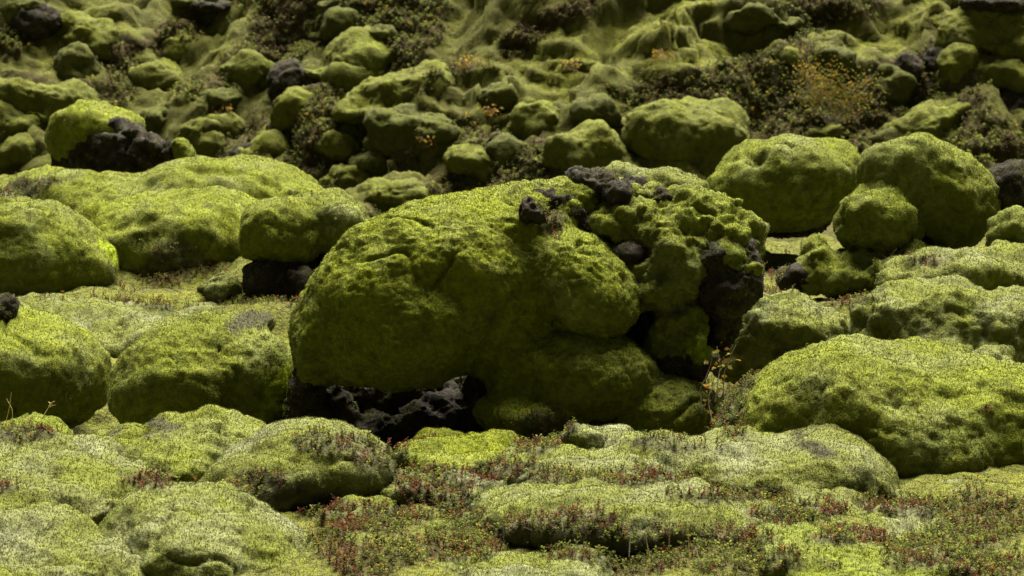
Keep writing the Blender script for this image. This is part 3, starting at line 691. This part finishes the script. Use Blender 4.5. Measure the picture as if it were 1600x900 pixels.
# keep only sprigs that stand on the uppermost surface
gz = GROUND_F(hp); keep = hp[:, 2] > gz - .02; hp, hn = hp[keep], hn[keep]
vs = [sprig(7 + i % 3, 1.0, .27, 50 + i) for i in range(8)]
print('heath sprigs', len(hp))
PAL = [(.070,.020,.008),(.042,.014,.007),(.095,.042,.009),(.035,.024,.010),(.055,.065,.010),(.085,.10,.013),(.04,.052,.010),(.12,.12,.018)]
o = scatter_sprigs('heath', hp, hn, vs, lambda n: RNG.uniform(.02, .05, n), PAL, [.7,.8,.5,.9,1.6,1.5,1.5,.6], lambda p: 2.2 * pn(p / .25, 77))
tag(o, 'low red, brown and green heath sprigs spread between the hummocks', 'heath', kind='stuff')
# hillside heath: coarser low shrubs
v2, q2 = compact(GV, GQ, ((GV[:, 1] > 30) & (GV[:, 1] < 52) & (np.abs(GV[:, 0] / np.maximum(GV[:, 1], 1)) < .24))[GQ].all(1))
p, nn = sample(v2, q2, vnormals(v2, q2), lambda c, n_: exposed(c) * meadow_mask(c) * 420 * np.where(view_weight(c, n_) > .5, 1, 0))
vs2 = [sprig(5, 1.0, .5, 90 + i) for i in range(6)]
PAL2 = [(.055,.04,.016),(.045,.038,.015),(.075,.055,.016),(.075,.08,.018),(.06,.07,.016),(.095,.105,.018),(.08,.095,.016),(.15,.11,.012)]
o = scatter_sprigs('heath', p, nn, vs2, lambda n: RNG.uniform(.03, .09, n), PAL2, [1,1,.6,1.2,1,1,.8,.12], lambda p: 2.0 * pn(p / .9, 78))
tag(o, 'brown and olive dwarf shrubs covering the gullies of the hillside', 'heath', kind='stuff')
print('hill sprigs', len(p))

# ------------------------------------------------------------------ stems, saplings, grasses
def tube(pts, r0, r1, seg=6):
    pts = np.array(pts, float); V = []; Q = []
    for i, p in enumerate(pts):
        t = pts[min(i + 1, len(pts) - 1)] - pts[max(i - 1, 0)]; t /= np.linalg.norm(t) + 1e-9
        a = np.cross(t, (0, 1, .3)); a /= np.linalg.norm(a) + 1e-9; b = np.cross(t, a); r = r0 + (r1 - r0) * i / (len(pts) - 1)
        for k in range(seg): V.append(p + r * (a * math.cos(6.283 * k / seg) + b * math.sin(6.283 * k / seg)))
    for i in range(len(pts) - 1):
        for k in range(seg): Q.append((i * seg + k, i * seg + (k + 1) % seg, (i + 1) * seg + (k + 1) % seg, (i + 1) * seg + k))
    return np.array(V), np.array(Q)
def join(parts):
    V, Q, o = [], [], 0
    for v, q in parts: V.append(v); Q.append(q + o); o += len(v)
    return np.concatenate(V), np.concatenate(Q)
def leaf_quads(pts, size, rng, pal):
    V, Q, C = [], [], []
    for i, p in enumerate(pts):
        d = rng.normal(0, 1, 3); d[2] = d[2] * .5 + .2; d /= np.linalg.norm(d); s = np.cross(d, rng.normal(0, 1, 3)); s /= np.linalg.norm(s); u = np.cross(s, d); L = size * rng.uniform(.7, 1.3); n = len(V)
        V += [p, p + d * L * .5 + s * L * .32 + u * L * .1, p + d * L, p + d * L * .5 - s * L * .32 + u * L * .1]; Q.append((n, n + 1, n + 2, n + 3))
        C += [np.array(pal[rng.integers(len(pal))]) * rng.uniform(.75, 1.2)] * 4
    return np.array(V), np.array(Q), np.array(C)
YEL = [(.20,.12,.012),(.17,.08,.014),(.20,.14,.03),(.14,.115,.02),(.10,.10,.02),(.19,.15,.09)]
def sapling(name, label, cat, d, stems, size, nleaf, rad, pal, group=None, barkmat=None, spread=.03, seed=1):
    """stems: lists of picture points from the foot up"""
    rng = np.random.default_rng(seed); parts = []; lp = []
    foot = P(*stems[0][0], d)
    root = empty(name, foot); tag(root, label, cat, group)
    for st in stems:
        pts = np.array([P(x, y, d + rng.normal(0, .02)) for x, y in st]); t = np.linspace(0, 1, 9); tt = np.linspace(0, 1, len(pts))
        pp = np.stack([np.interp(t, tt, pts[:, i]) for i in range(3)], 1) + rng.normal(0, rad * .7, (9, 3)); pp -= foot
        parts.append(tube(pp, rad, rad * .45))
        for k in range(nleaf):
            u = rng.uniform(.45, 1.05); lp.append(pp[min(int(u * 8), 8)] + rng.normal(0, spread, 3))
    for i, (v, q) in enumerate(parts): mesh('stem', v, q, barkmat or BARK, root)
    if nleaf:
        v, q, c = leaf_quads(lp, size, rng, pal); mesh('leaves', v, q, LEAF, root, {'Col': c}, smooth=False)
    return root
sapling('willow_sapling', 'thin pale-stemmed willow sapling with yellow and orange leaves in the cleft', 'sapling', 13.55,
        [[(1134,655),(1130,610),(1133,575),(1150,540)],[(1098,645),(1093,612),(1104,590),(1116,545)],[(1112,660),(1106,625),(1117,590)],[(1118,628),(1125,575),(1121,540)]], .034, 12, .0035, YEL, spread=.022)
def bush(name, label, d, px, py, w, h, nst, nleaf, size, pal, seed, spread):
    rng = np.random.default_rng(seed); st = []
    for i in range(nst):
        x = px + rng.normal(0, w * .12); ex = px + rng.uniform(-w, w); ey = py - h * rng.uniform(.5, 1) * (1 - .3 * abs(ex - px) / w)
        st.append([(x, py), ((x + ex) / 2 + rng.normal(0, 6), (py + ey) / 2), (ex, ey)])
    return sapling(name, label, 'bush', d, st, size, nleaf, .0045, pal, spread=spread, seed=seed)
GY = [(.15,.10,.01),(.12,.09,.01),(.09,.085,.012),(.05,.065,.012),(.04,.06,.014),(.15,.085,.01)]
hd = hill_d(1290, 200)
bush('birch_bush', 'loose yellow-leaved birch bush growing on the hillside', hd - .5, 1300, 195, 62, 115, 18, 95, .042, GY, 5, .13)
bush('birch_bush', 'slim upright birch shoot with orange leaves behind the birch bush', hd + .3, 1262, 150, 20, 85, 5, 24, .05, YEL[:4] + GY[:2], 6, .07)
for i, (x, y, lab) in enumerate([(355,178,'tiny yellow herb beside the egg-shaped boulder'),(668,226,'patch of yellow herb under the hunched boulder'),(735,100,'yellow herb at the foot of the bright lawn'),(890,105,'yellow-orange herb on the edge of the bright lawn'),(768,180,'orange herb left of the ribbed dome'),(1040,90,'yellow herb on the slope above the broad outcrop')]):
    bush('yellow_herb', lab, hill_d(x, y) - .4, x, y + 4, 18, 20, 6, 9, .06, YEL[:4], 20 + i, .04)
def stalk(label, d, pts, rad=.0022, mat=None, head=False, seed=0):
    foot = P(*pts[0], d); root = empty('grass_stalk', foot); tag(root, label, 'grass stalk', 'dry stalks standing in the heath')
    pp = np.array([P(x, y, d) for x, y in pts]) - foot; t = np.linspace(0, 1, 7); tt = np.linspace(0, 1, len(pp))
    pp = np.stack([np.interp(t, tt, pp[:, i]) for i in range(3)], 1)
    v, q = tube(pp, rad, rad * .6); mesh('stem', v, q, mat or STRAW, root)
    if head:
        rng = np.random.default_rng(seed); e = pp[-1]; ps = []
        for k in range(14):
            b = e - (pp[-1] - pp[-2]) * rng.uniform(0, 1.2); ps.append(tube([b, b + rng.normal(0, .008, 3) + np.array((.006, 0, .014))], .0022, .0008, 4))
        v, q = join(ps); mesh('seed_head', v, q, STRAW, root)
stalk('dry grass stalk with a fluffy seed head at the left edge', 13.2, [(58,668),(68,650),(80,630)], head=True, seed=3)
stalk('leftmost dry grass blade curving up at the left edge', 13.2, [(8,665),(14,640),(18,612)])
stalk('short dry grass blade leaning right beside the seed head', 13.2, [(32,662),(45,652),(58,644)])
stalk('thin straight dry blade at the left edge below the dark boulder', 13.2, [(20,668),(19,640),(10,622)])
stalk('tall straw stem standing in the red heath at bottom middle', 11.0, [(1045,868),(1046,830),(1047,790)])
stalk('straw stem right of the tallest one in the red heath', 10.6, [(1077,880),(1076,850),(1074,820)])
stalk('small straw stem on the pale ridge before the right dome', 11.9, [(1055,745),(1056,725),(1058,706)])
stalk('bleached white twig standing in the red heath', 10.9, [(983,870),(984,848),(987,828)], .0024, WHITE_TWIG)
stalk('short bleached twig beside the straw stems at the bottom', 10.8, [(1092,880),(1090,866),(1086,854)], .0024, WHITE_TWIG)
stalk('pale bent straw on the steep bottom hummock', 10.4, [(190,880),(192,850),(191,815)])
stalk('yellowish straw leaning beside the bleached twig', 10.9, [(1016,872),(1011,852),(1009,834)])
